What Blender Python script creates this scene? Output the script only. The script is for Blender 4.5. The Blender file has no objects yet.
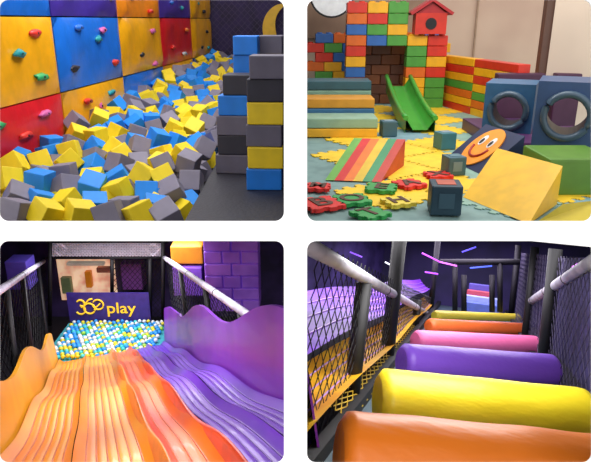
import bpy,bmesh,math,random
from mathutils import Vector,Matrix,noise,Euler
random.seed(11)
S=bpy.context.scene; COL=S.collection
S.view_settings.view_transform='Standard'
F=600.;CX=295.5;CY=231.
TH=math.atan(211/600.);ST=math.sin(TH);CT=math.cos(TH)
EYE=Vector((0,0,12))
def ray(px,py):
    X=(px-CX)/F;Y=(CY-py)/F
    return Vector((X,CT+Y*ST,-ST+Y*CT))
def proj(v):
    d=v.y*CT-v.z*ST; u=v.y*ST+v.z*CT
    return CX+F*v.x/d, CY-F*u/d
class Fr:
    def __init__(s,R): s.R=R; s.M=Matrix.Translation(EYE)@R.to_4x4()
    def ray(s,px,py): return s.R.transposed()@ray(px,py)
    def x(s,px,py,v): d=s.ray(px,py); return d*(v/d.x)
    def y(s,px,py,v): d=s.ray(px,py); return d*(v/d.y)
    def z(s,px,py,v): d=s.ray(px,py); return d*(v/d.z)
W=Fr(Matrix.Identity(3))
def frame(px,py):
    f=ray(px,py).normalized(); r=f.cross(Vector((0,0,1))).normalized(); u=r.cross(f)
    return Fr(Matrix((r,f,u)).transposed())
B=frame(92,305); C=frame(475,259)
CAMR=Matrix.Rotation(math.pi/2-TH,3,'X')
# ---------------------------------------------------------------- materials
def lin(h):
    h=h.lstrip('#'); o=[]
    for i in (0,2,4):
        c=int(h[i:i+2],16)/255.
        o.append(c/12.92 if c<=.04045 else ((c+.055)/1.055)**2.4)
    return (*o,1)
MATS={}
def mat(name,h,rough=.5,h2=None,scale=4,bump=0,emit=0,stretch=None,metal=0,bscale=30,coat=0):
    if name in MATS: return MATS[name]
    m=bpy.data.materials.new(name); m.use_nodes=True; nt=m.node_tree; b=nt.nodes['Principled BSDF']
    c=lin(h); c2=lin(h2) if h2 else tuple(v*.86 for v in c[:3])+(1,)
    tc=nt.nodes.new('ShaderNodeTexCoord'); mp=nt.nodes.new('ShaderNodeMapping')
    if stretch: mp.inputs['Scale'].default_value=stretch
    nt.links.new(tc.outputs['Object'],mp.inputs[0])
    n=nt.nodes.new('ShaderNodeTexNoise'); n.inputs['Scale'].default_value=scale; nt.links.new(mp.outputs[0],n.inputs['Vector'])
    r=nt.nodes.new('ShaderNodeValToRGB'); r.color_ramp.elements[0].color=c2; r.color_ramp.elements[1].color=c
    r.color_ramp.elements[0].position=.35; r.color_ramp.elements[1].position=.6
    nt.links.new(n.outputs['Fac'],r.inputs[0]); nt.links.new(r.outputs[0],b.inputs['Base Color'])
    b.inputs['Roughness'].default_value=rough; b.inputs['Metallic'].default_value=metal
    if coat: b.inputs['Coat Weight'].default_value=coat
    if bump:
        n2=nt.nodes.new('ShaderNodeTexNoise'); n2.inputs['Scale'].default_value=bscale; nt.links.new(mp.outputs[0],n2.inputs['Vector'])
        bp=nt.nodes.new('ShaderNodeBump'); bp.inputs['Strength'].default_value=bump; bp.inputs['Distance'].default_value=.02
        nt.links.new(n2.outputs['Fac'],bp.inputs['Height']); nt.links.new(bp.outputs[0],b.inputs['Normal'])
    if emit:
        nt.links.new(r.outputs[0],b.inputs['Emission Color']); b.inputs['Emission Strength'].default_value=emit
    MATS[name]=m; return m
# ---------------------------------------------------------------- mesh helpers
def nb(): return bmesh.new()
def hexa(bm,p,mi=0):
    v=[bm.verts.new(q) for q in p]
    for f in ((3,2,1,0),(4,5,6,7),(0,1,5,4),(1,2,6,5),(2,3,7,6),(3,0,4,7)):
        g=bm.faces.new([v[i] for i in f]); g.material_index=mi
    return v
def box(bm,c,s,rot=None,mi=0):
    c=Vector(c); R=rot if rot is not None else Matrix.Identity(3); p=[]
    for z in (-.5,.5):
        for x,y in ((-.5,-.5),(.5,-.5),(.5,.5),(-.5,.5)):
            p.append(c+R@Vector((x*s[0],y*s[1],z*s[2])))
    return hexa(bm,p,mi)
def mm(bm,a,b,mi=0):
    a=Vector(a);b=Vector(b); return box(bm,(a+b)/2,(abs(b.x-a.x),abs(b.y-a.y),abs(b.z-a.z)),None,mi)
def quad(bm,p,mi=0):
    f=bm.faces.new([bm.verts.new(q) for q in p]); f.material_index=mi
def prism(bm,poly,ext,mi=0):
    ext=Vector(ext); a=[bm.verts.new(p) for p in poly]; b=[bm.verts.new(Vector(p)+ext) for p in poly]
    f=[bm.faces.new(a[::-1]),bm.faces.new(b)]
    n=len(a)
    for i in range(n): f.append(bm.faces.new((a[i],a[(i+1)%n],b[(i+1)%n],b[i])))
    for g in f: g.material_index=mi
def tube(bm,pts,r,seg=8,mi=0,caps=True):
    pts=[Vector(p) for p in pts]; rings=[]
    for i,p in enumerate(pts):
        d=(pts[min(i+1,len(pts)-1)]-pts[max(i-1,0)]).normalized()
        a=Vector((0,0,1)) if abs(d.z)<.9 else Vector((1,0,0))
        u=d.cross(a).normalized(); w=u.cross(d)
        rr=r[i] if isinstance(r,(list,tuple)) else r
        rings.append([bm.verts.new(p+u*rr*math.cos(t*2*math.pi/seg)+w*rr*math.sin(t*2*math.pi/seg)) for t in range(seg)])
    for A,D in zip(rings,rings[1:]):
        for t in range(seg):
            f=bm.faces.new((A[t],A[(t+1)%seg],D[(t+1)%seg],D[t])); f.material_index=mi; f.smooth=True
    if caps:
        bm.faces.new(rings[0]).material_index=mi; bm.faces.new(rings[-1][::-1]).material_index=mi
def grid(bm,fn,nu,nv,mi=0,smooth=True):
    V=[[bm.verts.new(fn(i/nu,j/nv)) for j in range(nv+1)] for i in range(nu+1)]
    for i in range(nu):
        for j in range(nv):
            f=bm.faces.new((V[i][j],V[i+1][j],V[i+1][j+1],V[i][j+1])); f.material_index=mi; f.smooth=smooth
def bev(bm,w,seg=2):
    bmesh.ops.bevel(bm,geom=bm.edges[:],offset=w,segments=seg,affect='EDGES',profile=.6)
WM={}
def tag(o,label=None,cat=None,group=None,kind=None):
    if label: o['label']=label
    if cat: o['category']=cat
    if group: o['group']=group
    if kind: o['kind']=kind
    return o
def place(o,Mw,parent=None):
    COL.objects.link(o); WM[o.name]=Mw
    if parent is not None:
        o.parent=parent; o.matrix_basis=WM[parent.name].inverted()@Mw
    else: o.matrix_basis=Mw
    return o
def obj(name,bm,mats,parent=None,fr=W,label=None,cat=None,group=None,kind=None,center=True):
    if not isinstance(mats,(list,tuple)): mats=[mats]
    bmesh.ops.recalc_face_normals(bm,faces=bm.faces[:])
    c=Vector((0,0,0))
    if center and len(bm.verts):
        lo=Vector([min(v.co[i] for v in bm.verts) for i in range(3)]); hi=Vector([max(v.co[i] for v in bm.verts) for i in range(3)])
        c=Vector(((lo.x+hi.x)/2,(lo.y+hi.y)/2,lo.z)); bmesh.ops.translate(bm,verts=bm.verts[:],vec=-c)
    me=bpy.data.meshes.new(name); bm.to_mesh(me); bm.free()
    for m in mats: me.materials.append(m)
    o=bpy.data.objects.new(name,me)
    place(o,fr.M@Matrix.Translation(c),parent)
    return tag(o,label,cat,group,kind)
def thing(name,label,cat,loc,fr=W,group=None,rz=0):
    o=bpy.data.objects.new(name,None); o.empty_display_size=.1
    place(o,fr.M@Matrix.Translation(Vector(loc))@Matrix.Rotation(rz,4,'Z'))
    return tag(o,label,cat,group)
def net(name,p00,p10,p11,p01,nu,nv,m,fr=W,th=.012,label=None,cat='net',parent=None,group=None):
    bm=nb(); p00,p10,p11,p01=map(Vector,(p00,p10,p11,p01))
    def P(u,v): return (p00*(1-u)+p10*u)*(1-v)+(p01*(1-u)+p11*u)*v
    nrm=(p10-p00).cross(p01-p00).normalized()*th/2
    def strand(a,b):
        d=(b-a).normalized(); s=d.cross(nrm).normalized()*th/2
        bm.faces.new([bm.verts.new(q) for q in (a-s,b-s,b+s,a+s)])
        bm.faces.new([bm.verts.new(q) for q in (a-nrm,b-nrm,b+nrm,a+nrm)])
    n=nu; k=nv
    for i in range(-k,n+1):
        for sgn in (0,1):
            t0=max(0,-i); t1=min(k,n-i)
            if t1<=t0: continue
            a=((i+t0)/n,t0/k); b=((i+t1)/n,t1/k)
            if sgn: a=(1-a[0],a[1]); b=(1-b[0],b[1])
            strand(P(*a),P(*b))
    return obj(name,bm,m,parent,fr,label,cat if parent is None else None,group)
def text(name,s,size,m,Mw,parent,ext=.006,bold=0,sx=1):
    cu=bpy.data.curves.new(name,'FONT'); cu.body=s; cu.size=size; cu.extrude=ext; cu.offset=bold; cu.align_x='CENTER'; cu.align_y='CENTER'
    t=bpy.data.objects.new('tmp',cu); COL.objects.link(t); bpy.context.view_layer.update()
    me=bpy.data.meshes.new_from_object(t.evaluated_get(bpy.context.evaluated_depsgraph_get()))
    bpy.data.objects.remove(t); me.name=name; me.materials.clear(); me.materials.append(m)
    for v in me.vertices: v.co.x*=sx
    o=bpy.data.objects.new(name,me); place(o,Mw,parent); return o
# ---------------------------------------------------------------- colours
YEL=mat('foam_yellow','#fbdc1c',.6); BLU=mat('foam_blue','#2090f0',.6); GRY=mat('foam_grey','#857f90',.65)
BLK=mat('matte_black','#17171c',.55)
WHITE=mat('white_paint','#ffffff',.8,h2='#fbfbfb')
RED=mat('plastic_red','#d8231f',.4); ORG=mat('plastic_orange','#f07a1c',.4)
PYEL=mat('plastic_yellow','#f0bd1e',.4)
# ================================================================= FRONT WALL with four rounded windows
def rr(x0,y0,x1,y1,r,n=8):
    p=[]
    for cx,cy,a in ((x1-r,y0+r,-90),(x1-r,y1-r,0),(x0+r,y1-r,90),(x0+r,y0+r,180)):
        for k in range(n+1):
            t=math.radians(a+90*k/n); p.append((cx+r*math.cos(t),cy+r*math.sin(t)))
    return p
dw=2.5
cu=bpy.data.curves.new('w','CURVE'); cu.dimensions='2D'; cu.fill_mode='BOTH'; cu.extrude=.004
for poly in ([(-260,-240),(850,-240),(850,700),(-260,700)],rr(-.5,-.5,284,221,9),rr(307,-.5,591.5,221,9),rr(-.5,241,284,462.5,9),rr(307,241,591.5,462.5,9)):
    sp=cu.splines.new('POLY'); sp.points.add(len(poly)-1); sp.use_cyclic_u=True
    for i,(x,y) in enumerate(poly): sp.points[i].co=((x-CX)/F*dw,-(y-CY)/F*dw,0,1)
t=bpy.data.objects.new('tmp',cu); COL.objects.link(t); bpy.context.view_layer.update()
me=bpy.data.meshes.new_from_object(t.evaluated_get(bpy.context.evaluated_depsgraph_get())); bpy.data.objects.remove(t)
me.name='wall_front'; me.materials.clear(); me.materials.append(WHITE)
wf=bpy.data.objects.new('wall_front',me); place(wf,Matrix.Translation(EYE)@CAMR.to_4x4()@Matrix.Translation((0,0,-dw))); wf['kind']='structure'
DW=mat('divider_dark','#1c1826',.8)
DP=mat('divider_plum','#2a2040',.8)
def struct(name,bm,m,fr=W): return obj(name,bm,m,None,fr,kind='structure')
def slab(name,corners,th,m):
    bm=nb(); a=[Vector(c) for c in corners]; n=(a[1]-a[0]).cross(a[2]-a[0]).normalized()*th
    hexa(bm,a+[p+n for p in a]); return struct(name,bm,m)
slab('ceiling',[W.y(-30,231,2.6),W.y(621,231,2.6),W.y(621,231,26),W.y(-30,231,26)],.02,DW)  # unseen dark slab added to keep ambient light out of the lower rooms
slab('light_divider_center',[W.y(CX,231,2.6),W.y(CX,231,26),W.y(CX,490,20),W.y(CX,490,2.6)],.02,DW)  # added divider, stops light passing between the two lower rooms
bm=nb(); prism(bm,[W.y(CX,226,2.8),Vector((-.01,6.25,-2.18)),Vector((-.01,22.5,-2.3)),Vector((-.01,22.5,2.4)),Vector((-.01,2.8,2.4))],(.02,0,0)); struct('wall_middle',bm,DP)
slab('light_block_left',[W.y(-30,231,2.6),W.y(-30,231,26),W.y(-30,490,20),W.y(-30,490,2.6)],.02,DW)  # unseen side slab added to block ambient light
slab('light_block_right',[W.y(640,231,2.6),W.y(640,231,26),W.y(640,490,20),W.y(640,490,2.6)],.02,DW)  # matching slab added against stray light on the right
# ================================================================= ROOM 1: foam pit and climbing wall
def wx(Y): return -3.72+(Y-9.7)*.071
Ys=[4.2,6.95,9.7,12.6,15.5,18.7,21.5]
CR=mat('panel_red','#e0202a',.3,bump=.25,bscale=9); CY_=mat('panel_yellow','#ffb418',.3,bump=.25,bscale=9); CB=mat('panel_blue','#1f74e0',.3,bump=.25,bscale=9); CP=mat('panel_purple','#4a35a0',.35); CO=mat('panel_orange','#ff9420',.35,bump=.2,bscale=9)
grid_c={3:[CB,CB,CP,CO,CP,CY_],2:[CY_,CY_,CB,CY_,CR,CY_],1:[CR,CR,CY_,CB,CY_,CB]}
nm={CR:'red',CY_:'yellow',CB:'blue',CP:'purple',CO:'orange'}
HC=[mat('hold_red','#e8382c',.4),mat('hold_black','#26222a',.4),mat('hold_green','#35b06a',.4),mat('hold_pink','#e06ab0',.4),mat('hold_orange','#f08030',.4),mat('hold_white','#cfd8e0',.4),mat('hold_blue','#2a70d8',.4),mat('hold_teal','#2aa0a8',.4)]
HCN=['red','black','green','pink','orange','white','blue','teal']
rows_n={3:'top row',2:'upper row',1:'middle row'}
cols_n=['off the left edge','nearest column','second column','third column','fourth column','farthest column beside the dark wall']
wdir=Vector((.071,1,0)).normalized(); wn=Vector((1,-.071,0)).normalized()
for r,(z0,z1) in {3:(.05,1.27),2:(-1.09,.05),1:(-2.24,-1.09)}.items():
    for c in range(6):
        y0,y1=Ys[c]+.02,Ys[c+1]-.02
        if c==0: y0=6.3
        bm=nb(); a=Vector((wx(y0),y0,z0+.01)); b=Vector((wx(y1),y1,z0+.01)); up=Vector((0,0,z1-z0-.02))
        def f(u,v,a=a,b=b,up=up):
            p=a+(b-a)*u+up*v; e=min(u,1-u,v,1-v)
            return p+wn*(.0 if e<.001 else .05+.09*noise.noise(p*1.2))
        grid(bm,f,14,8)
        off=-wn*.08
        v8=[a,b,b+up,a+up]; hexa(bm,[p+off for p in v8]+v8)
        m=grid_c[r][c]
        th=obj('climbing_panel',bm,m,None,W,'%s climbing wall panel with holds, %s, %s'%(nm[m],cols_n[c],rows_n[r]) if c else '%s climbing panel cut by the left edge, %s'%(nm[m],rows_n[r]),'climbing wall','climbing wall panels')
        spots=[(.2,.25),(.5,.62),(.8,.3),(.72,.82),(.3,.85)] if c else [(.7,.5)]
        if c>=3: spots=[(.3,.3),(.7,.7),(.65,.15)]
        for (u,v) in spots:
            u+=random.uniform(-.08,.08); v+=random.uniform(-.06,.06)
            p=a+(b-a)*u+up*v+wn*.06
            bm=nb(); bmesh.ops.create_icosphere(bm,subdivisions=2,radius=1)
            sx=.12+random.random()*.08; s0=random.random()*99
            for q in bm.verts:
                d=1+.6*noise.noise(q.co*1.6+Vector((s0,0,0)))
                l=q.co*d; q.co=p+wn*l.x*.05+wdir*l.y*sx+Vector((0,0,1))*l.z*.055
            for fc in bm.faces: fc.smooth=True
            hi=random.choice([0,1,1,2,3,4,5,6,6,7])
            if m is CY_ and hi in (5,): hi=1
            hd=obj('climbing_hold',bm,HC[hi],th,label=HCN[hi]+' climbing hold')
            if c in (1,2):
                bm=nb(); tube(bm,[p+wn*.025,p+wn*.056],.014,8); obj('bolt',bm,BLK,hd)
bm=nb(); a=Vector((wx(6.3),6.3,-2.3))-wn*.1; b=Vector((wx(21.6),21.6,-2.3))-wn*.1; hexa(bm,[a-wn*.1,b-wn*.1,b,a]+[p+Vector((0,0,4)) for p in (a-wn*.1,b-wn*.1,b,a)])
struct('wall_left',bm,DW)
bm=nb(); prism(bm,[Vector((wx(6.7),6.7,-2.35)),Vector((-1.12,6.7,-2.35)),Vector((-1.12,21.6,-2.35)),Vector((wx(21.6),21.6,-2.35))],(0,0,.03)); struct('floor_pit',bm,BLK)
MATF=mat('black_mat','#2b2a33',.5,bump=.3,bscale=25)
bm=nb(); prism(bm,[Vector((-1.14,5.7,-1.98)),Vector((-.03,5.7,-1.98)),Vector((-.03,21.6,-1.98)),Vector((-1.14,21.6,-1.98))],(0,0,.03)); struct('floor_mat',bm,MATF)
PURD=mat('wall_dark_purple','#33225a',.6,h2='#221838',scale=2)
bm=nb(); mm(bm,(-3.4,21.65,-2.4),(-.02,21.8,2.4)); struct('wall_back',bm,PURD)
net('safety_net',(-2.95,21.3,-2.0),(-.05,21.3,-2.0),(-.05,21.3,1.6),(-2.95,21.3,1.6),14,17,mat('net_purple','#4e4068',.7),W,.014,'dark safety net hung before the purple back wall')
bm=nb(); cpt=W.y(284,29,21.2)
n=30; outer=[];inner=[]
for i in range(n+1):
    t=math.radians(85+215*i/n)
    outer.append(cpt+Vector((.72*math.cos(t),0,.8*math.sin(t)))); w_=.42*math.sin(math.pi*i/n)**.7+.02
    inner.append(cpt+Vector(((.72-w_)*math.cos(t),0,(.8-w_)*math.sin(t))))
for i in range(n): hexa(bm,[outer[i],outer[i+1],inner[i+1],inner[i],outer[i]+Vector((0,.05,0)),outer[i+1]+Vector((0,.05,0)),inner[i+1]+Vector((0,.05,0)),inner[i]+Vector((0,.05,0))])
obj('wall_sign',bm,PYEL,None,W,'yellow crescent sign on the dark wall behind the foam blocks','sign')
# foam cubes
cs=.262
src={}
for nme,m in (('blue',BLU),('yellow',YEL),('grey',GRY)):
    bm=nb(); box(bm,(0,0,0),(cs,cs,cs)); bev(bm,.013,2)
    me=bpy.data.meshes.new('foam_cube'); bm.to_mesh(me); bm.free(); me.materials.append(m); src[nme]=me
def surf(Y):
    t=max(0,min(1,(Y-7)/13)); return -1.92+.58*t
cubes=[]
Y=5.98; rowi=0
while Y<21.2:
    xs=wx(Y)+.22+(rowi%2)*.15
    if Y<8: xs=max(xs,(-12-295.5)/600*Y/.95)
    while xs<-1.29:
        cubes.append((xs+random.uniform(-.03,.03),Y+random.uniform(-.08,.08)*(0 if Y<6.2 else 1)))
        xs+=.315
    Y+=.46; rowi+=1
def cubeM(x,y,dz=0):
    a=.62 if y>6.4 else .45
    R=Euler((random.uniform(-a,a),random.uniform(-a,a),random.uniform(0,1.57))).to_matrix().to_4x4()
    heap=.2*max(0,1-(x-wx(y))/1.2)
    return W.M@Matrix.Translation((x,y,surf(y)+dz+heap*(1 if y>6.8 else .3)+random.uniform(-.08,.09)*(1 if y>6.3 else .3)))@R
cubes.sort(key=lambda p:p[1])
rest=nb()
names=['blue','yellow','grey']
bag=[]
for i,(x,y) in enumerate(cubes):
    if not bag: bag=['blue']*4+['yellow']*5+['grey']*5; random.shuffle(bag)
    nme=bag.pop(); M=cubeM(x,y)
    if i<300:
        o=bpy.data.objects.new('foam_cube',src[nme]); place(o,M); tag(o,'%s foam cube lying in the pit under the climbing wall'%nme,'foam cube','%s foam cubes in the pit'%nme)
    else:
        v=box(rest,(0,0,0),(cs,cs,cs),None,names.index(nme))
        Ml=W.M.inverted()@M
        for q in v: q.co=Ml@q.co
for (x,y) in cubes:
    if y<6.9: continue
    for dx,dy in ((.16,.2),(0,.34)):
        if x+dx>-1.3: continue
        Ml=W.M.inverted()@cubeM(x+dx,y-dy,-.2); v=box(rest,(0,0,0),(cs*.92,)*3,None,random.randrange(3))
        for q in v: q.co=Ml@q.co
obj('foam_cube_pile',rest,[BLU,YEL,GRY],None,W,'underlying foam cubes filling the gaps of the pit under the climbing wall','foam cubes',None,'stuff')
# stacked foam blocks
SB={'blue':mat('block_blue','#1b80e6',.5),'yellow':mat('block_yellow','#f4d224',.5),'black':mat('block_black','#34323e',.5),'grey':mat('block_grey','#686374',.5)}
lev=['bottom','second','third','fourth','fifth','sixth','top']
def stackcol(px0,px1,row,dep,cols,where,h=.262,step=0):
    a=W.z(px0,row,-1.95); b=W.z(px1,row,-1.95); y=a.y; x0=a.x; x1=b.x*(y/b.y)
    for k,cn in enumerate(cols):
        bm=nb(); box(bm,((x0+x1)/2+step*k+random.uniform(-.02,.02),y+dep/2+random.uniform(-.02,.02),-1.95+h*(k+.5)),(x1-x0-.01,dep,h-.004),Matrix.Rotation(random.uniform(-.05,.05)-.08,3,'Z')); bev(bm,.015,2)
        obj('foam_block',bm,SB[cn],None,W,'%s rectangular foam block, %s from the floor in the %s stack'%(cn,lev[k],where),'foam block','stacked foam blocks')
stackcol(247,283,190,.38,['blue','yellow','grey','yellow','black','grey'],'nearest',.262,.01)
stackcol(216,250,174,.4,['grey','black','grey','blue','black'],'middle',.258,.03)
stackcol(234,258,164,.4,['yellow','black','grey','yellow','grey','blue','blue'],'narrow rear left',.25,.01)
stackcol(260,284,161,.4,['yellow','blue','yellow','grey','black','yellow','grey'],'rear right',.25)
# ================================================================= ROOM 2: soft play room
ZF=-2.2
FL=mat('floor_grey_green','#7f9f9c',.6,h2='#71908e')
bm=nb(); prism(bm,[Vector((.02,6.32,ZF-.04)),Vector((9,6.32,ZF-.04)),Vector((9,21,ZF-.04)),Vector((.02,21,ZF-.04))],(0,0,.04)); struct('floor',bm,FL)
BEI=mat('wall_beige','#d4b8a2',.7,h2='#c8a995',scale=.6); BEI2=mat('wall_beige_light','#dcc8b4',.7,scale=.6)
bm=nb(); mm(bm,(.02,20.5,ZF-.04),(9,20.7,2.5)); struct('wall_far',bm,BEI)
a=W.y(548,60,13.2)
bm=nb(); prism(bm,[Vector((a.x,13.2,ZF)),Vector((a.x+3,11.5,ZF)),Vector((a.x+3.1,11.8,ZF)),Vector((a.x+.1,13.5,ZF))],(0,0,4.6)); struct('wall_right',bm,BEI2)
bm=nb(); p=W.y(543,60,13.3); box(bm,(p.x,13.35,.05),(.16,.2,4.5)); struct('trim_1',bm,mat('trim_brown','#5d4034',.5))
bm=nb(); p=W.y(476,30,20.4); box(bm,(p.x,20.45,.2),(.05,.06,4.6)); struct('trim_2',bm,mat('trim_tan','#a88a72',.6))
bm=nb(); p=W.y(413,30,20.3); mm(bm,(.02,20.2,-.55),(p.x+.5,20.4,2.4)); struct('wall_far_left',bm,mat('wall_brown_pink','#a5876f',.7,h2='#8f735f',scale=1))
def jig(s,n=3,d=.06):
    pts=[]
    for k in range(4):
        R=Matrix.Rotation(k*math.pi/2,2); m_=.08*s; per=(s-2*m_)/n
        pts.append(R@Vector((-s/2,-s/2)))
        for i in range(n):
            x=-s/2+m_+i*per; q=per/4
            for (t_,o_) in ((.3,0),(-.1,1),(.6,1.5),(1.3+.7,1),(1.7,0),(2.3,0),(2.0,-1),(2.7,-1.5),(4.0-.0,-1),(3.7,0)):
                pts.append(R@Vector((x+t_*q+.02*s,-s/2-o_*d/1.5)))
    return pts
tm={'yellow':mat('mat_yellow','#fbd030',.6),'teal':mat('mat_teal','#7fa3ac',.6),'grey green':mat('mat_green','#8fb3a4',.6),'blue':mat('mat_blue','#6c94a6',.6)}
ang=math.radians(33); base=Vector((2.1,8.3))
for i in range(-8,12):
    for j in range(-8,14):
        c=base+Matrix.Rotation(ang,2)@Vector((i*1.04,j*1.04))
        if c.y<7.05 or c.y>17 or c.x<.75 or c.x>5.8: continue
        q=proj(Vector((c.x,c.y,ZF)))
        cn='yellow' if ((i+j)%2==0 or (385<q[0]<465 and 150<q[1]<215)) else ['grey green','teal','blue','grey green'][(i*3+j)%4]
        bm=nb(); R=Matrix.Rotation(ang,2)
        prism(bm,[Vector((*(c+R@p),ZF+.001+(.004 if cn=='yellow' else 0))) for p in jig(1.03,4,.055)],(0,0,.014))
        obj('puzzle_mat',bm,tm[cn],None,W,'%s interlocking foam floor mat in the soft play room'%cn,'floor mat','%s foam floor mats'%cn)
# toy building blocks
bc={'red':mat('brick_red','#d4321f',.4),'yellow':mat('brick_yellow','#f0b01c',.4),'blue':mat('brick_blue','#2f66b0',.4),'green':mat('brick_green','#4f9a3c',.4),'orange':mat('brick_orange','#e06a1e',.4),'brown':mat('brick_shade_brown','#5a3424',.5),'dark orange':mat('brick_shade_orange','#74401f',.5)}  # brown and dark orange carry the painted shade of the inner wall
bms={}
bl,bh,bd=.52,.262,.36
for n_,m in bc.items():
    bm=nb(); box(bm,(0,0,bh/2),(bl-.014,bd,bh-.01)); bev(bm,.012,1)
    for sx in (-.13,.13): tube(bm,[(sx,0,bh-.006),(sx,0,bh+.03)],.08,10)
    me=bpy.data.meshes.new('building_block'); bmesh.ops.recalc_face_normals(bm,faces=bm.faces[:]); bm.to_mesh(me); bm.free(); me.materials.append(m); bms[n_]=me
def bricks(x0,x1,y,z0,nrow,where,skip=None,pal=None,half=True):
    n_=int(round((x1-x0)/bl))
    last=None
    for r in range(nrow):
        for i in range(n_+(r%2 if half else 0)):
            x=x0+bl*(i+.5)-(bl/2 if r%2 and half else 0)
            if skip and skip(x,r): continue
            cn=random.choice([q for q in (pal or ['red','yellow','red','orange','blue','green','yellow']) if q!=last]); last=cn
            o=bpy.data.objects.new('building_block',bms[cn]); place(o,W.M@Matrix.Translation((x,y,z0+r*bh)))
            tag(o,'%s toy building block in the %s'%(cn,where),'building block','%s blocks of the %s'%(cn,where))
ya=16.2
xa=W.y(345,60,ya).x
ol=xa+bl*1.1; orr=xa+bl*3.4
bricks(xa,xa+bl*5,ya,ZF,9,'playhouse arch',lambda x,r: (ol<x<orr and r<6) or (x>xa+bl*3 and r>6),['red','yellow','blue','green','orange','red','yellow'],False)
bricks(W.y(308,60,18.2).x+.2,W.y(436,60,18.2).x,18.2,ZF,7,'low wall behind the playhouse',None,['blue','orange','red','yellow','blue','green'])
bricks(xa+bl,xa+bl*4,17.1,ZF,6,'inner wall of the playhouse, shade painted into its colours',None,['brown','dark orange','brown'])  # shade inside the arch is put into darker block colours
for i,cn in enumerate(('red','yellow','green')):
    o=bpy.data.objects.new('building_block',bms[cn]); place(o,W.M@Matrix.Translation((xa+bl*(.5+i),ya,ZF+bh*9))); tag(o,'%s toy block on top of the playhouse arch, %s from the left'%(cn,['first','second','third'][i]),'building block','blocks on the arch top')
pa=Vector((W.y(440,110,16.8).x,16.8,0)); pb=Vector((W.y(520,110,13.0).x,13.0,0))
pc=['red','yellow','orange','green','yellow','red','yellow']
for k in range(7):
    d=(pb-pa)
    for s_ in range(2):
        a=pa+d*(.5*s_); b=pa+d*(.5*(s_+1)); t=d.normalized(); nn=Vector((-t.y,t.x,0))*.14
        a=a+t*.02; b=b-t*.02
        z=ZF+k*.19; bm=nb(); hexa(bm,[a-nn+Vector((0,0,z)),b-nn+Vector((0,0,z)),b+nn+Vector((0,0,z)),a+nn+Vector((0,0,z)),a-nn+Vector((0,0,z+.18)),b-nn+Vector((0,0,z+.18)),b+nn+Vector((0,0,z+.18)),a+nn+Vector((0,0,z+.18))]); bev(bm,.01,1)
        cn=pc[(k+s_)%7]
        obj('wall_plank',bm,bc[cn],None,W,'%s long toy plank, %s course, %s half of the striped wall'%(cn,lev[k],('far','near')[s_]),'toy plank','planks of the striped low wall')
# green slide
sl=thing('play_slide','green plastic slide coming down from the block playhouse','slide',(W.z(422,133,ZF)))
A_=W.y(398,86,15.6); B_=W.z(420,130,ZF+.08)
def sp_(t):
    p=A_.lerp(B_,t); z=A_.z+(B_.z-A_.z)*(1-(1-t)**1.5) if t<1 else B_.z
    return Vector((p.x,p.y,z))
def slf(u,v):
    p=sp_(v); x=(u-.5); w=.6
    return p+Vector((x*w,0,.24*max(0,abs(x)*2-.5)/.5))
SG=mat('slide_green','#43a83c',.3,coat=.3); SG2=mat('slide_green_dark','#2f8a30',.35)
bm=nb(); grid(bm,slf,12,16); obj('chute',bm,SG,sl)
for s_ in (0,1):
    bm=nb(); tube(bm,[slf(s_,v/12)+Vector((0,0,.0)) for v in range(13)],.055,8); obj('side_rim',bm,SG,sl)
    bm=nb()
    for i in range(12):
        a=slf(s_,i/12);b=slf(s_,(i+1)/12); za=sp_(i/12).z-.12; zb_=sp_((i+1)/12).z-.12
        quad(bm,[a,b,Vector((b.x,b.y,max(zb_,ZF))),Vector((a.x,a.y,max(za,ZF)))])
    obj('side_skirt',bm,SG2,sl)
bm=nb(); p=sp_(.45); mm(bm,(p.x-.2,p.y-.15,ZF),(p.x+.2,p.y+.15,p.z-.05)); obj('support',bm,SG2,sl)
hx=xa+bl*4.05; hz=ZF+bh*7+.02
hb=thing('toy_house','small red toy house with pitched roof above the playhouse','toy house',(hx,16.1,hz))
c=Vector((hx,16.1,hz+.26))
bm=nb(); box(bm,c,(.78,.42,.5)); tube(bm,[c+Vector((0,-.23,0)),c+Vector((0,-.2,0))],.14,14,1); obj('house_body',bm,[bc['red'],BLK],hb)
bm=nb(); z=c.z+.22
for s_ in (-1,1):
    hexa(bm,[Vector((c.x,c.y-.3,z+.3)),Vector((c.x+s_*.5,c.y-.3,z-.02)),Vector((c.x+s_*.5,c.y+.3,z-.02)),Vector((c.x,c.y+.3,z+.3)),Vector((c.x,c.y-.3,z+.37)),Vector((c.x+s_*.54,c.y-.3,z+.04)),Vector((c.x+s_*.54,c.y+.3,z+.04)),Vector((c.x,c.y+.3,z+.37))])
prism(bm,[Vector((c.x-.38,c.y-.2,z+.02)),Vector((c.x+.38,c.y-.2,z+.02)),Vector((c.x,c.y-.2,z+.28))],(0,.4,0))
obj('roof',bm,mat('roof_red','#b3242a',.45),hb)
c=W.y(332,-6,17.6)
lp=thing('round_sign','white round sign with thin dark rim above the low block wall','sign',c)
def disc(bm,c,rx,rz,th,mi=0,n=32):
    prism(bm,[c+Vector((rx*math.cos(i*2*math.pi/n),0,rz*math.sin(i*2*math.pi/n))) for i in range(n)],(0,th,0),mi)
bm=nb(); disc(bm,c,.62,.62,.06); obj('rim',bm,BLK,lp)
bm=nb(); disc(bm,c+Vector((0,-.02,0)),.57,.57,.03); obj('sign_face',bm,mat('sign_white','#f0f4f6',.4,emit=.1),lp)
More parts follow.
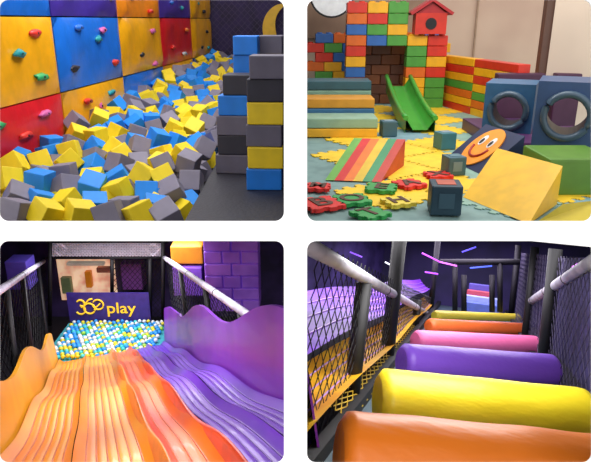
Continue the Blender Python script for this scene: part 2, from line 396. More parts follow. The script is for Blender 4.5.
bcs=[('yellow',mat('beam_yellow','#eab02a',.5)),('grey green',mat('beam_sage','#8fb39c',.5)),('blue',mat('beam_blue','#3a6f96',.5)),('amber',mat('beam_amber','#d6942a',.5)),('sage',mat('beam_sage2','#7aa38f',.5)),('dark teal',mat('beam_teal','#2c5a66',.5))]
for k,(cn,m) in enumerate(bcs):
    y0=11.75+k//2*.8; xr=W.y(378-k//2*4,120,y0).x
    zz=ZF+(k%2)*.2+(k//2)*.28
    bm=nb(); mm(bm,(.08,y0,zz if k%2 else ZF+.02),(xr,y0+.75,zz+.19)); bev(bm,.02,2)
    obj('foam_beam',bm,m,None,W,'%s long foam beam, %s from the front in the stepped bench'%(cn,lev[k].replace('bottom','first')),'foam beam','stepped foam beams')
def tunnel(pxc,rowb,w,h,label,yaw,z0,mb):
    pt=W.z(pxc,rowb,z0); L=Matrix.Translation(pt+Vector((0,w/2,0)))@Matrix.Rotation(yaw,4,'Z')
    t=thing('tunnel_block',label,'foam block',pt+Vector((0,w/2,0)),W,'tunnel blocks',yaw)
    n=32; bm=nb(); dp=w/2+.15
    def sq(i,y):
        t_=i*2*math.pi/n+1e-6; cx,cz=math.cos(t_),math.sin(t_); k=1/max(abs(cx),abs(cz)); return L@Vector((cx*k*w/2,y,h/2+cz*k*h/2))
    def ci(i,y,r): t_=i*2*math.pi/n; return L@Vector((r*math.cos(t_),y,h/2+r*math.sin(t_)))
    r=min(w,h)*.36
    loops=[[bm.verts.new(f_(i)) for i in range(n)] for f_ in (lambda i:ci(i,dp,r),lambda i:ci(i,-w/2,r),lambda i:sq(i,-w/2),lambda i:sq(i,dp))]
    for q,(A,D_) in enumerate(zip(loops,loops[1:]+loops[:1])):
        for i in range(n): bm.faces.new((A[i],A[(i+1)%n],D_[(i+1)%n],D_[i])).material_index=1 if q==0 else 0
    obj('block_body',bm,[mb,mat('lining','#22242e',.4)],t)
    bm=nb(); tube(bm,[ci(i,-w/2-.02,r) for i in list(range(n))+[0]],.055,8,0,False); obj('tunnel_rim',bm,mat('rim_slate','#455a6c',.3),t)
tunnel(515,138,.82,.92,'smaller looking blue foam block with round tunnel mouth, behind the purple platform',-.42,-1.95,mat('tunnel_blue','#2f5f86',.45))
tunnel(575,150,.9,1.0,'slate foam block with round tunnel mouth, cut by the right edge',-.42,-1.86,mat('tunnel_slate','#35507a',.45))
PURB=mat('vinyl_purple','#5a2a62',.45)
p0=W.z(520,166,ZF)
bm=nb(); mm(bm,(p0.x,9.55,ZF),(p0.x+1.9,11.2,ZF+.34)); bev(bm,.03,2); obj('foam_platform',bm,PURB,None,W,'purple foam platform under the tunnel block at the right edge','foam block')
p0=W.z(486,146,ZF)
bm=nb(); mm(bm,(p0.x,11.1,ZF),(p0.x+1.4,12.75,ZF+.25)); bev(bm,.03,2); obj('foam_plinth',bm,mat('vinyl_purple_dark','#4c2a56',.45),None,W,'dark purple foam plinth beneath the far tunnel block','foam block')
for px,l,wd in ((494,'dark plum foam block standing behind the far tunnel block',1.0),(552,'dark plum foam block standing behind the right edge tunnel block',1.1)):
    bm=nb(); p0=W.y(px,100,12.95); mm(bm,(p0.x,12.85,ZF),(p0.x+wd,13.1,ZF+1.15)); bev(bm,.03,2); obj('foam_slab',bm,mat('vinyl_plum','#4a2440',.45),None,W,l,'foam block')
bm=nb(); p0=W.z(555,204,ZF); mm(bm,(p0.x,p0.y+.35,ZF),(p0.x+.9,p0.y+1.3,ZF+.5)); bev(bm,.03,2); obj('foam_cube',bm,mat('vinyl_green','#5c8a2c',.45),None,W,'green foam block beside the yellow wedge at the right edge','foam block')
bm=nb(); a,b_,c_,d_=W.z(536,224,ZF),W.z(600,224,ZF),W.z(600,200,ZF+.2),W.z(563,204,ZF+.2)
hexa(bm,[a,b_,Vector((c_.x,c_.y,ZF)),Vector((d_.x,d_.y,ZF)),a+Vector((0,0,.02)),b_+Vector((0,0,.02)),c_,d_]); obj('foam_ramp',bm,mat('vinyl_yellow2','#d9c23a',.45),None,W,'low yellow ramp in the bottom right corner of the room','ramp')
def wedge(name,pa,pb,pc,pd,hr,mats,label,cat='wedge',strip=None):
    a,b_=W.z(*pa,ZF+.02),W.z(*pb,ZF+.02); best=None
    h=hr[0]
    while h<=hr[1]:
        d_=W.z(*pd,ZF+h); c_=d_+(b_-a); q=proj(c_); e=(q[0]-pc[0])**2+(q[1]-pc[1])**2
        if best is None or e<best[0]: best=(e,h,d_,c_,q)
        h+=.02
    _,h,d_,c_,_q=best
    n=strip or 1; bm=nb()
    for i in range(n):
        t0,t1=i/n,(i+1)/n; A=a.lerp(b_,t0);Bq=a.lerp(b_,t1);D=d_.lerp(c_,t0);Cq=d_.lerp(c_,t1)
        quad(bm,[A,Bq,Cq,D],i)
        Dg=Vector((D.x,D.y,ZF+.02));Cg=Vector((Cq.x,Cq.y,ZF+.02)); quad(bm,[D,Cq,Cg,Dg],i); quad(bm,[A,Dg,Cg,Bq],i)
        if i==0: bm.faces.new([bm.verts.new(q) for q in (A,D,Dg)]).material_index=i
        if i==n-1: bm.faces.new([bm.verts.new(q) for q in (Bq,Cg,Cq)]).material_index=i
    bmesh.ops.remove_doubles(bm,verts=bm.verts[:],dist=.001)
    return obj(name,bm,mats,None,W,label,cat),a,b_,c_,d_
wedge('foam_wedge',(463,197),(529,224),(561,171),(497,148),(.35,.9),mat('vinyl_yellow','#f2bc14',.4),'large bright yellow foam wedge in the right foreground')
sm=[mat('st_green','#6fb04a',.45),RED,ORG,mat('st_yellow','#e8c02c',.45),mat('st_green2','#3f9460',.45),mat('st_red2','#c43a2a',.45)]
wedge('striped_wedge',(325,180),(381,182),(405,147),(354,138),(.3,.6),sm,'rainbow striped foam wedge on the play mats','wedge',6)
sp,a,b_,c_,d_=wedge('face_wedge',(446,158),(480,174),(521,148),(486,124),(.45,.8),mat('vinyl_navy','#1e2c52',.45),'navy foam wedge bearing an orange smiling face')
ctr=(a+b_+c_+d_)/4; ex=(b_-a).normalized(); LW=(b_-a).length; en=ex.cross(d_-a).normalized(); ey=en.cross(ex); LH=(d_-a).length
if en.z<0: en=-en
if ey.z<0: ey=-ey
def ell(cu,cv,ru,rv,off,n=28): return [ctr+ex*(cu+ru*math.cos(i*2*math.pi/n))+ey*(cv+rv*math.sin(i*2*math.pi/n))+en*off for i in range(n)]
r_=min(LW,LH)*.42; rv=r_*1.12
bm=nb(); prism(bm,ell(0,.0,r_,rv,.005),en*.02); obj('face_disc',bm,mat('face_orange','#ffa02e',.45),sp)
for s_ in (-1,1):
    bm=nb(); prism(bm,ell(s_*r_*.36,rv*.28,r_*.17,rv*.27,.02),en*.015); ey_=obj('eye',bm,mat('eye_white','#f0f0f0',.4),sp)
    bm=nb(); prism(bm,ell(s_*r_*.36,rv*.22,r_*.09,rv*.15,.033),en*.008); obj('pupil',bm,BLK,ey_)
bm=nb(); tube(bm,[ctr+ex*(r_*.6*math.cos(t))+ey*(rv*(-.05)+rv*.5*math.sin(t))+en*.03 for t in [math.pi+i*math.pi/10 for i in range(11)]],.022,6); obj('smile',bm,mat('smile_red','#a8261c',.4),sp)
def cube(px,row,s,rz,m,label,pm,tmm):
    p=W.z(px,row,ZF+.02); bm=nb(); c=p+Vector((0,s/2,s/2)); R=Matrix.Rotation(rz,3,'Z'); box(bm,c,(s,s,s),R); bev(bm,.02,2)
    o=obj('toy_cube',bm,m,None,W,label,'toy cube')
    if pm: bm=nb(); box(bm,c+R@Vector((0,-s/2-.003,0)),(s*.5,.008,s*.5),R); obj('picture_patch',bm,pm,o)
    bm=nb(); box(bm,c+R@Vector((0,0,s/2+.003)),(s*.6,s*.6,.008),R); obj('top_patch',bm,tmm,o)
pA=mat('patch_a','#7f9aa6',.5);pBm=mat('patch_b','#c7604a',.5)
CG=mat('cube_slate','#3f6472',.5)
cube(389,137,.3,.1,CG,'slate blue toy cube behind the striped wedge',None,pA)
cube(446,150,.3,.3,mat('cube_teal','#4a8590',.5),'teal toy cube left of the smiling wedge',None,pA)
cube(455,176,.28,.2,mat('cube_slate2','#4a7280',.5),'grey blue toy cube in front of the smiling wedge',pA,mat('patch_c','#5a7f8a',.5))
cube(447,216,.36,-.1,mat('cube_dark','#2a4656',.5),'largest dark teal toy cube left of the yellow wedge',mat('patch_d','#3f5e6e',.5),pBm)
def tile(px,row,s,m,ch,label,rz):
    p=W.z(px,row,ZF+.03); bm=nb(); R=Matrix.Rotation(rz,2)
    prism(bm,[Vector((p.x,p.y,p.z))+Vector((*(R@q),0)) for q in jig(s,2,.022)],(0,0,.05)); o=obj('letter_tile',bm,m,None,W,label,'letter tile','foam letter tiles')
    text('letter',ch,s*1.0,mat('letter_dark','#5a3a2a',.6),W.M@Matrix.Translation((p.x,p.y,p.z+.056))@Matrix.Rotation(rz,4,'Z'),o,.004,.008)
TG=mat('tile_green','#2f9f4e',.5);TR_=mat('tile_red','#e0302a',.5)
tile(321,206,.46,TR_,'B','red foam letter tile at the left edge of the room',.4)
tile(352,202,.4,TG,'O','green foam letter tile next to the red one',.2)
tile(381,190,.38,TG,'E','green foam letter tile farther back beside the striped wedge',-.3)
tile(409,186,.36,TR_,'A','red foam letter tile on the yellow mats',.4)
tile(370,216,.36,TG,'T','green foam letter tile nearest the front edge',.6)
tile(438,177,.34,TR_,'X','small red letter tile behind the largest dark cube',.1)
tile(318,189,.3,TR_,'M','red foam letter tile just in front of the striped wedge',-.2)
tile(398,204,.34,mat('tile_yellow','#f0d84a',.5),'H','yellow foam letter tile in the middle of the mats',.3)
# ================================================================= ROOM 3: wave slides
h=1.45
BD=mat('room_dark','#17131f',.8)
bm=nb(); mm(bm,(-14,3,-10.2),(14,22,-10.1)); struct('floor_lower',bm,BD)
yN=4.1; yE=B.z(92,357,-h).y
def wave(y,ph=0): return .05*math.sin((y-5)*2*math.pi/4.2+ph)*(min(1,y/8))*min(1,max(.0,(yE-y)/2.5))
mat('ridge_o','#d8600e',.3); mat('ridge_p','#5a1c9c',.3)
def cl(x,y): return min(x,(198/600.)*y)
def lane(x0,x1,m,label,phase,nr):
    bm=nb()
    def f(u,v):
        y=yN+(yE-yN)*v; x=x0+(x1-x0)*u
        z=-h+wave(y,phase)
        e=min(u,1-u)*(x1-x0)
        z+=.1*max(0,1-e/.13)**2+.009*abs(math.sin(math.pi*u*(nr+1)))
        return Vector((cl(x,y),y,z))
    grid(bm,f,56,90)
    o=obj('wave_slide',bm,m,None,B,label,'slide','wave slides')
    for k in range(1,nr+1):
        u=k/(nr+1); bm=nb(); tube(bm,[f(u,j/60)+Vector((0,0,.002)) for j in range(61)],.009,6); obj('slide_ridge',bm,MATS['ridge_'+('p' if x0>.8 else 'o')],o,B)
OR1=mat('slide_orange_yellow','#ffb01a',.36,h2='#fa8a10',scale=1.1,stretch=(1.6,.3,1),coat=.1)
OR2=mat('slide_orange','#ff7d10',.36,h2='#ee451a',scale=1.2,stretch=(1.5,.3,1),coat=.1)
PU=mat('slide_purple','#7226c8',.36,h2='#5418a4',scale=1.2,stretch=(1,.4,1),coat=.1)
lane(-1.02,-.33,OR1,'yellow orange wave slide lane beside the yellow side panel',0,6)
lane(-.32,.36,OR1,'second yellow orange wave slide lane from the left side panel',.1,6)
lane(.42,.86,OR2,'narrow deep orange wave slide lane next to the purple lanes',.4,3)
lane(.92,1.38,PU,'purple wave slide lane next to the deep orange one',.6,4)
lane(1.39,1.84,PU,'purple wave slide lane right under the purple side wall',.7,4)
def divider(x,m,label,hh,ph):
    bm=nb()
    def f(u,v):
        y=yN+(yE-yN)*v; t=(u-.5)*2
        return Vector((cl(x+t*.06,y),y,-h+wave(y,ph)+.03+hh*(1-t*t)*(.8+.4*math.sin(y*1.7))))
    grid(bm,f,10,90); obj('lane_divider',bm,m,None,B,label,'divider')
divider(.39,mat('divider_orange','#ff8c1a',.35,coat=.1),'raised wavy orange divider between two orange slide lanes',.22,.2)
divider(.89,mat('divider_red','#e8481c',.35,coat=.1),'raised wavy red orange divider beside the purple slide lanes',.17,.5)
def sidewall(x,lean,hf,m,label):
    bm=nb(); n=70; th=.06; A=[]
    for i in range(n+1):
        y=yN+(yE+.2-yN)*i/n; A.append((y,hf(y)))
    for (y0,h0),(y1,h1) in zip(A,A[1:]):
        P=lambda y,z,o: Vector((min(x+lean*z+o,(200/600.)*y+o*.3),y,-h-.15+z))
        hexa(bm,[P(y0,0,0),P(y1,0,0),P(y1,0,th),P(y0,0,th),P(y0,h0,0),P(y1,h1,0),P(y1,h1,th),P(y0,h0,th)])
    bmesh.ops.remove_doubles(bm,verts=bm.verts[:],dist=.0005)
    return obj('slide_side_panel',bm,m,None,B,label,'side panel')
def hR(y): return 1.14+.14*math.cos((y-7.1)*2*math.pi/5.2)*(1 if y<15 else .6)+(.12 if y<6 else 0)
sidewall(1.86,.12,hR,mat('panel_purple_side','#8436c0',.4,h2='#702cac',scale=1,coat=.1),'purple scalloped side wall on the right of the slides')
def hL(y): return .9+.12*math.cos((y-12)*2*math.pi/5.5)
sidewall(-1.1,-.12,hL,mat('panel_yellow_side','#f2ac1a',.4,h2='#e49810',scale=1),'yellow scalloped side panel left of the slides')
# ball pit
e=B.R@Vector((.4,yE,-h)); zp=e.z; Y0=e.y-.1; Y1=W.z(100,321,zp).y
xl=W.z(61,340,zp).x; xr_=W.z(158,340,zp).x
bm=nb(); mm(bm,(xl-.2,Y0-.5,zp-.3),(xr_+.2,Y1,zp-.07)); struct('floor_ball_pit',bm,mat('pit_teal','#3fa6b0',.6))
bcol=[('white',mat('ball_white','#e8f0f0',.4)),('blue',mat('ball_blue','#2f9ff0',.4)),('yellow',mat('ball_yellow','#f0dc30',.4)),('aqua',mat('ball_aqua','#40d0d0',.4)),('green',mat('ball_green','#a0dc48',.4))]
bme=[]
for n_,m in bcol:
    bm=nb(); bmesh.ops.create_icosphere(bm,subdivisions=2,radius=.066)
    for f_ in bm.faces: f_.smooth=True
    me=bpy.data.meshes.new('pit_ball'); bm.to_mesh(me); bm.free(); me.materials.append(m); bme.append(me)
balls=[]; y=Y0-.1; r=0
while y<Y1-.05:
    x=xl+(r%2)*.07
    while x<xr_: balls.append((x+random.uniform(-.005,.005),y+random.uniform(-.005,.005),zp+random.uniform(-.02,.04))); x+=.138
    y+=.13; r+=1
print('balls',len(balls))
rest=nb()
for i,p in enumerate(balls):
    k=random.choices(range(5),[.3,.28,.2,.16,.06])[0]
    if i<300:
        o=bpy.data.objects.new('pit_ball',bme[k]); place(o,W.M@Matrix.Translation(p)); tag(o,'%s plastic ball in the pit at the foot of the slides'%bcol[k][0],'ball','%s balls in the ball pit'%bcol[k][0])
    else:
        g=bmesh.ops.create_icosphere(rest,subdivisions=1,radius=.066,matrix=Matrix.Translation(p))
        for v in g['verts']:
            for f_ in v.link_faces: f_.material_index=k; f_.smooth=True
if len(rest.verts): obj('pit_ball_layer',rest,[m for _,m in bcol],None,W,'farthest small plastic balls along the banner side of the pit','balls',None,'stuff')
# banner
yb=Y1+.05; SC=yb/18.2
bn=thing('banner','dark purple banner with yellow lettering above the ball pit','banner',W.y(108,322,yb))
a=W.y(66,293,yb); c_=W.y(151,321.5,yb)
bm=nb(); mm(bm,(a.x,yb,c_.z),(c_.x,yb+.05,a.z)); obj('banner_sheet',bm,mat('banner_purple','#40308a',.5,h2='#382878'),bn)
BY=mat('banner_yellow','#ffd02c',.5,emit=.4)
RT=Matrix.Rotation(math.pi/2,4,'X')
def arc(px,row,r,a0,a1,n=20,rz=None):
    c=W.y(px,row,yb-.03); r=r*SC; return [c+Vector((r*math.cos(math.radians(a0+(a1-a0)*i/n)),0,(rz or r)*math.sin(math.radians(a0+(a1-a0)*i/n)))) for i in range(n+1)]
bm=nb(); tube(bm,arc(80.5,303.6,.13,150,-90),.027,6); tube(bm,arc(80.5,309.8,.16,90,-150),.027,6); obj('lettering_three',bm,BY,bn)
bm=nb(); tube(bm,arc(89.5,308.5,.19,0,360),.027,6); tube(bm,[W.y(84.3,308,yb-.03),W.y(85.2,303.5,yb-.03),W.y(88.5,299.8,yb-.03),W.y(92,298.8,yb-.03)],.027,6); obj('lettering_six',bm,BY,bn)
bm=nb(); tube(bm,arc(98,304.6,.18,-170,150),.025,6); tube(bm,[W.y(94,310,yb-.03),W.y(96.5,307,yb-.03),W.y(100,303.5,yb-.03)],.022,6); obj('lettering_zero',bm,BY,bn)
c3=W.y(121,308.5,yb-.02); text('lettering_word','play',.56*SC,BY,W.M@Matrix.Translation(c3)@RT,bn,.006,.004,1.12)
# structure behind
yw=yb+2.4
bm=nb(); mm(bm,(W.y(-40,260,yw).x,yw,-11),(W.y(295,260,yw).x-.02,yw+.1,W.y(100,233,yw).z)); struct('wall_play_back',bm,mat('wall_violet','#2c2148',.7,h2='#43306a',scale=1.2))
bm=nb(); a=W.y(56,259,yw-.1); c_=W.y(118,300,yw-.1); mm(bm,(a.x,yw-.1,c_.z),(c_.x,yw-.05,a.z)); struct('glow_panel_1',bm,mat('lit_room_glow','#ffd8b4',.7,h2='#d89478',scale=2,emit=.6))  # glowing panel on the back wall, stands in for a lit area beyond
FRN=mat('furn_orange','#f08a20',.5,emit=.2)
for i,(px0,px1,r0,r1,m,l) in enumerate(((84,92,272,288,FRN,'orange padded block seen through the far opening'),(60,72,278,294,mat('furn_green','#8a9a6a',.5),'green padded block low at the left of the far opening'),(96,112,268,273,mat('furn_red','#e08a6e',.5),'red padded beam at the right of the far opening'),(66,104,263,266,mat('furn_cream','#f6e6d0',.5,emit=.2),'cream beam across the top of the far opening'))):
    a=W.y(px0,r0,yw-.5); c_=W.y(px1,r1,yw-.5); bm=nb(); mm(bm,(a.x,yw-.5,c_.z),(c_.x,yw-.3,a.z)); bev(bm,.02,1); obj('padded_block',bm,m,None,W,l,'padded block')
PADB=mat('pad_black','#101014',.6)
GRP=mat('pad_grey','#c8c4d4',.5,h2='#a8a3b8',scale=3)
for (r_,l) in ((242,'upper black beam of the far bridge'),(258,'lower black beam of the far bridge')):
    bm=nb(); tube(bm,[W.y(46,r_,yb+.6),W.y(168,r_,yb+.6)],.04,10); obj('bridge_beam',bm,PADB,None,W,l,'beam')
net('bridge_net',W.y(50,256,yb+.6),W.y(163,256,yb+.6),W.y(163,243,yb+.6),W.y(50,243,yb+.6),34,4,mat('net_white','#f4f0fa',.6),W,.055,'pale netting strung between the two bridge beams')
for i,(px,r0,r1,l) in enumerate(((50,241,325,'left'),(112,259,293,'middle'),(150,259,325,'right, beside the banner'),(163,241,325,'far right'))):
    bm=nb(); tube(bm,[W.y(px,r1,yb+.4),W.y(px,r0,yb+.4)],.06,10); obj('padded_post',bm,PADB,None,W,'black padded post under the bridge, %s'%l,'post')
net('back_net',W.y(112,322,yb+.45),W.y(163,322,yb+.45),W.y(163,260,yb+.45),W.y(112,260,yb+.45),10,11,PADB,W,.016,'black net hanging above the banner on the right')
pil=nb(); yp=15.0
x0=W.y(204,270,yp).x
for r_ in range(6):
    z0=W.y(230,312,yp).z+r_*.36
    for i in range(3 if r_%2==0 else 2):
        if r_%2==0: xs_,xe=x0+.5*i,x0+.5*(i+1)
        else: xs_,xe=(x0,x0+.75) if i==0 else (x0+.75,x0+1.5)
        mm(pil,(xs_+.015,yp,z0+.012),(xe-.015,yp+.8,z0+.35))
bev(pil,.02,1)
obj('brick_pillar',pil,mat('pillar_purple_glow','#a868ea',.5,h2='#8c50d4',scale=1.5,emit=.08),None,W,'purple block pillar to the right of the slides','pillar')  # faint emission added to brighten the pillar
for px0,px1,r0,r1,Y,m,l in ((170,203,247,264,16.2,mat('pad_amber','#d88c1a',.6),'amber padded block left of the purple pillar'),(172,203,268,296,16.1,mat('pad_violet','#8a5ad0',.5),'violet padded block left of the purple pillar'),(120,143,264,290,yw-.8,mat('pad_magenta','#8a4a9e',.5),'magenta padded block behind the net above the banner'),(4,30,262,290,16,mat('pad_indigo','#5a48b8',.5),'indigo padded block behind the left net')):
    a=W.y(px0,r0,Y); c_=W.y(px1,r1,Y); bm=nb(); mm(bm,(a.x,Y,c_.z),(c_.x,Y+.6,a.z)); bev(bm,.03,2); obj('padded_block',bm,m,None,W,l,'padded block')
def railobj(fr,p,q,r,m,label,name='padded_rail'):
    bm=nb(); n=10; tube(bm,[Vector(p).lerp(Vector(q),i/n) for i in range(n+1)],r,14); o=obj(name,bm,m,None,fr,label,'rail')
    for i in (3,6,9):
        c=Vector(p).lerp(Vector(q),i/10); d=(Vector(q)-Vector(p)).normalized()*.02
        bm=nb(); tube(bm,[c-d,c+d],r*1.06,14); obj('strap',bm,PADB,o,fr)
    return o
p=B.x(-12,298,-1.4);q=B.x(50,257,-1.4); railobj(B,p,q,.07,GRP,'grey padded rail sloping down on the left of the slides')
p2=B.x(262,325,2.25);q2=B.x(165,258,2.25); railobj(B,p2,q2,.07,GRP,'grey padded rail sloping down on the right of the slides')
for i,px in enumerate((6,22,38)):
    t=(px+12)/62.; top=B.x(px,298-41*t,-1.4); bm=nb(); tube(bm,[top+Vector((0,0,-top.z-h-.2)),top],.06,8); obj('padded_post',bm,PADB,None,B,'black post under the left rail, %s'%('nearest','second','farthest')[i],'post')
for i,px in enumerate((240,205,180)):
    top=B.x(px,258+(px-165)*.69,2.25); bm=nb(); tube(bm,[top+Vector((0,0,-top.z-h-.2)),top],.06,8); obj('padded_post',bm,PADB,None,B,'black post under the right rail, %s'%('nearest','second','farthest')[i],'post')
net('side_net',(-1.4,p.y,-h),(-1.4,q.y,-h),q,p,30,8,PADB,B,.013,'black net below the left padded rail')
net('side_net',(2.25,p2.y,-h),(2.25,q2.y,-h),q2,p2,30,8,PADB,B,.013,'black net below the right padded rail')
# ================================================================= ROOM 4: roller climb
zf=-1.56
TRD=mat('tread_teal','#4a5c66',.6)
bm=nb(); mm(bm,(-.95,3.2,zf-.06),(1.1,19.5,zf)); struct('floor_ramp',bm,TRD,C)
RO=[('orange',(338,460),(604,484),.29,'#f98420','nearest, cut by the bottom edge'),('yellow',(377,400),(587,420),.27,'#f5dc24','second nearest'),('lilac purple',(401,362),(554,372),.225,'#8452d8','third'),('pink',(415,341),(537,346),.175,'#ec6ea6','fourth'),('orange',(428,326),(526,330),.15,'#fb7436','fifth'),('pale yellow',(434,315.5),(519,318.5),.125,'#f0de44','farthest')]
for k,(cn,pl,pr,r,hx,l) in enumerate(RO):
    cz=zf+r; L_=C.z(*pl,cz); R_=C.z(*pr,cz); ln=(R_-L_).length; ax=(R_-L_).normalized(); fw=Vector((-ax.y,ax.x,0)).normalized()
    bm=nb(); n=40; seg=28; rings=[]
    for i in range(n+1):
        u=i/n; c=L_.lerp(R_,u); e_=min(u,1-u)*ln; rr_=r*(1-.25*max(0,1-e_/.06)**2); ring=[]
        for j in range(seg):
            a_=j*2*math.pi/seg
            ring.append(bm.verts.new(c+fw*(rr_*1.05*math.cos(a_)*(1+.03*noise.noise(Vector((u*6,math.cos(a_),k)))))+Vector((0,0,rr_*math.sin(a_)*(1+.03*noise.noise(Vector((u*5,math.sin(a_),k+9))))))))
        rings.append(ring)
    for A,D_ in zip(rings,rings[1:]):
        for j in range(seg): f_=bm.faces.new((A[j],A[(j+1)%seg],D_[(j+1)%seg],D_[j])); f_.smooth=True
    bm.faces.new(rings[0]);bm.faces.new(rings[-1])
    obj('foam_roller',bm,mat('roller_%d'%k,hx,.42,h2=hx,bump=.35,bscale=5,stretch=(1,2.5,2.5)),None,C,'%s vinyl foam roller on the ramp, %s'%(cn,l),'foam roller','climbing rollers')
    if k:
        a=Vector((L_.x,L_.y,zf))-fw*(r*1.05+.2); b=Vector((R_.x,R_.y,zf))-fw*(r*1.05+.2)
        bm=nb(); hexa(bm,[a,b,b+fw*.18,a+fw*.18]+[q+Vector((0,0,.06)) for q in (a,b,b+fw*.18,a+fw*.18)]); obj('tread_strip',bm,mat('tread_grey','#6c7e88',.6),None,C,'grey padded tread strip before the %s roller, %s'%(cn,l),'tread')
for s_,x in (('left',-.93),('right',1.08)):
    bm=nb(); mm(bm,(x-.05,3.3,zf),(x+.05,19.4,zf+.12)); obj('side_curb',bm,PADB,None,C,'black padded curb along the %s of the rollers'%s_,'curb')
GR4=mat('pad_grey_light','#b8b6c2',.5,h2='#9a98a6',scale=3)
xl_=-1.02; xr4=1.16
p=C.x(300,241,xl_);q=C.x(430,315,xl_); railobj(C,p,q,.06,GR4,'grey padded handrail slanting along the left of the rollers')
p2=C.x(600,257,xr4);q2=C.x(530,302,xr4); railobj(C,p2,q2,.075,GR4,'grey padded handrail along the right of the rollers')
for i,(px,r0) in enumerate(((364,283),(400,236),(418,300),(438,240),(448,262))):
    t=C.x(px,r0,xl_); t.z=min(t.z,.036*t.y*.8); bm=nb(); tube(bm,[(xl_,t.y,zf-.1),(xl_,t.y,t.z)],.08 if i!=1 else .1,10); obj('padded_post',bm,PADB,None,C,'black padded post left of the rollers, %s from the front'%lev[i].replace('bottom','first'),'post')
for i,(px,r0) in enumerate(((560,236),(538,240),(520,245),(511,240))):
    t=C.x(px,r0,xr4); bm=nb(); tube(bm,[(xr4-.04,t.y,zf-.1),(xr4-.04,t.y,min(t.z,.036*t.y*.8))],.1 if i==0 else .085,10); obj('padded_post',bm,PADB,None,C,'black padded post right of the rollers, %s from the front'%lev[i].replace('bottom','first'),'post')
net('side_net',(xl_,3.9,zf),(xl_,17,zf),(xl_,17,-1.2),(xl_,3.9,.0),60,8,PADB,C,.0085,'black safety net along the left side of the rollers')
net('side_net',(xr4,4.4,zf),(xr4,17,zf),(xr4,17,.3),(xr4,4.4,.1),44,9,mat('net_grey','#5a5270',.6),C,.009,'dark safety net along the right side of the rollers')
net('yellow_net',C.z(352,420,zf+.05),C.z(420,330,zf+.05),C.z(404,318,-1.3),C.z(318,400,-1.3),26,6,mat('net_yellow','#d8b830',.6),C,.012,'yellowish netting low beside the left posts')
def strip(za,zb_,pa,pb,pc,pd,m,label,name='side_slide'):
    bm=nb(); A=C.z(*pa,za);Bq=C.z(*pb,za);Cq=C.z(*pc,zb_);D=C.z(*pd,zb_)
    def f(u,v):
        p_=(A.lerp(Bq,u)).lerp(D.lerp(Cq,u),v); return p_+Vector((0,0,.03*math.sin(u*12)+.05*(abs(v-.5)*2)**3))
    grid(bm,f,40,8)
    o=obj(name,bm,m,None,C,label,'slide')
    for v in (.25,.5,.75):
        bm=nb(); tube(bm,[f(i/30,v)+Vector((0,0,.01)) for i in range(31)],.009,6); obj('slide_ridge',bm,mat('ridge_pale','#c090e0',.3),o,C)
strip(-1.3,-1.3,(299,448),(432,306),(424,298),(299,372),mat('slide_yellow','#f0b818',.5,h2='#d89414',scale=2),'yellow slide lane seen through the left net')
strip(-1.0,-.8,(299,366),(430,290),(420,280),(299,296),mat('slide_violet','#7832c8',.5,h2='#5c24a4',scale=2),'violet slide lane beyond the yellow one at the left')
D4=mat('backdrop_indigo','#241f48',.7,h2='#342a62',scale=1)
bm=nb(); mm(bm,(-6.1,20,-3),(4.9,20.1,.75)); struct('wall_end',bm,D4,C)
bm=nb(); quad(bm,[C.z(297,480,-1.9),C.z(640,480,-1.9),Vector((5,20,-1.9)),Vector((-6,20,-1.9))]); struct('floor_under',bm,BD,C)
bm=nb(); prism(bm,[Vector((-4.2,14.6,-1.9)),Vector((-2.9,19.9,-1.9)),Vector((-3.0,19.9,-1.9)),Vector((-4.3,14.6,-1.9))],(0,0,2.35)); struct('wall_side',bm,mat('wall_dusky','#4a3c7a',.7,h2='#302658',scale=2),C)
bm=nb(); prism(bm,[Vector((1.9,9.2,-1.9)),Vector((2.0,19.9,-1.9)),Vector((2.1,19.9,-1.9)),Vector((2.0,9.2,-1.9))],(0,0,2.15)); struct('wall_side_right',bm,mat('wall_navy','#2e2850',.7,h2='#453c72',scale=3),C)
def strip_light(a,b,r,hx,st,label):
    bm=nb(); tube(bm,[a,b],r,6); obj('light_strip',bm,mat('glow_'+hx,hx,.5,h2=hx,emit=st),None,C,label,'light strip')
for a,b,hx,l in (((422,253),(440,262),'#c050ff','violet light strip high above the rollers, left one'),((440,262),(457,266),'#e070ff','violet light strip joining the first overhead'),((425,272),(438,274),'#b050ff','short violet light strip below the others'),((385,262),(396,268),'#e8e8ff','white ceiling light seen over the left slides'),((470,268),(492,266),'#4a60e0','blue light strip under the far crossbeam'),((462,252),(476,247),'#5a50e8','blue light strip nearest the ceiling over the passage'),((350,252),(362,257),'#8050e0','dim violet light strip above the left slides'),((572,268),(582,262),'#c050e0','magenta light strip on the right wall')):
    strip_light(C.y(*a,15 if a[0]<560 else 8.8),C.y(*b,15 if a[0]<560 else 8.8),.02,hx,2.0,l)
for i,(px,r0,r1) in enumerate(((455,262,312),(500,262,312),(464,275,312),(492,275,312))):
    bm=nb(); tube(bm,[C.y(px,r1,16.5),C.y(px,r0,16.5)],.07,8); obj('far_post',bm,PADB,None,C,'dark post at the far end of the roller climb, %s'%('left','right','inner left','inner right')[i],'post')
bm=nb(); tube(bm,[C.y(440,262,16.5),C.y(520,262,16.5)],.08,8); obj('far_beam',bm,PADB,None,C,'dark crossbeam at the far end of the roller climb','beam')
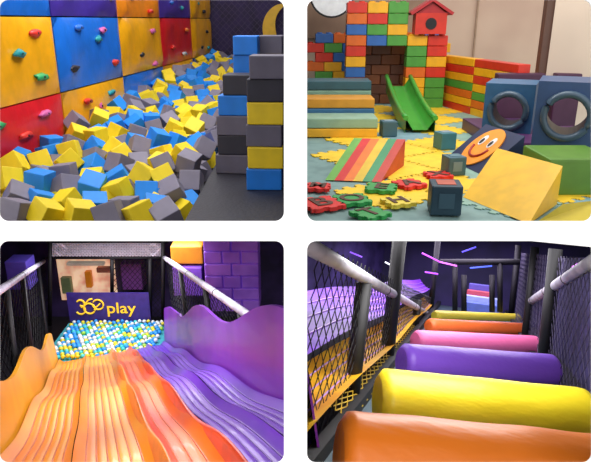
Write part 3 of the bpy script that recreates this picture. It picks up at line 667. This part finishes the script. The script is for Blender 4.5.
for k,(px0,px1,r0,r1,hx,l) in enumerate(((462,500,306,314,'#6078d8','lowest blue step in the lit far passage'),(464,498,299,306,'#a8b8f0','pale blue second step in the lit far passage'),(466,495,293,299,'#c04a58','red third step in the lit far passage'),(468,493,286,293,'#5a54b0','indigo highest step in the lit far passage'))):
    Y=16.9+k*.35; a=C.y(px0,r1+2,Y); c_=C.y(px1,r0,Y); bm=nb(); mm(bm,(a.x,Y,a.z),(c_.x,Y+.34,c_.z)); bev(bm,.02,1); obj('padded_step',bm,mat('pp_'+hx,hx,.5,emit=.12),None,C,l,'padded step')  # emission in the step colours stands in for light in the passage
# ================================================================= lights / world / camera
w=bpy.data.worlds.new('World'); S.world=w; w.use_nodes=True; w.node_tree.nodes['Background'].inputs[0].default_value=(1,.98,.97,1); w.node_tree.nodes['Background'].inputs[1].default_value=1.2
def area(loc,tgt,sx,sy,e,col=(1,1,1)):
    l=bpy.data.lights.new('fill_lamp','AREA'); l.shape='RECTANGLE'; l.size=sx; l.size_y=sy; l.energy=e; l.color=col  # unseen area lights, added to brighten the wall and rooms
    o=bpy.data.objects.new('fill_lamp',l); COL.objects.link(o); o.location=EYE+Vector(loc)
    o.rotation_euler=(EYE+Vector(tgt)-o.location).to_track_quat('-Z','Y').to_euler()
area((0,-1.5,1.5),(0,2.4,-.9),2,2,110)  # added fill from behind the camera onto the front wall
area((-1.2,9,4.0),(-3.4,11,-1.5),2,4,360)  # added fill to lift the dark climbing wall
area((3,10,4),(3,12,-2),3,3,240,(1,.97,.93))  # added overhead fill for the soft play room
dn=Vector((0,-.36,-1))
def under(px,Y,row,sx,sy,e,col):  # added fills for the lower rooms, hidden behind the front wall
    p=W.y(px,row,Y); area(p,p+dn,sx,sy,e,col)
under(145,5.0,237,1.6,1.4,55,(1,.97,.95))
under(140,9.5,237,3,4,190,(1,.95,.98))
under(120,15.5,237,4,2.5,300,(.97,.93,1))
under(450,5.0,237,1.6,1.4,75,(1,.98,.97))
under(450,9.5,237,3,4,200,(1,.96,1))
under(450,15,237,4,3,240,(.85,.75,1))
under(335,8.5,237,.7,3,36,(1,.95,1))  # added fill for the slides behind the left net
cam=bpy.data.cameras.new('Camera'); cam.sensor_width=36; cam.lens=36*F/591.; cam.clip_end=200
co=bpy.data.objects.new('Camera',cam); COL.objects.link(co); co.location=EYE; co.rotation_euler=(math.pi/2-TH,0,0); S.camera=co
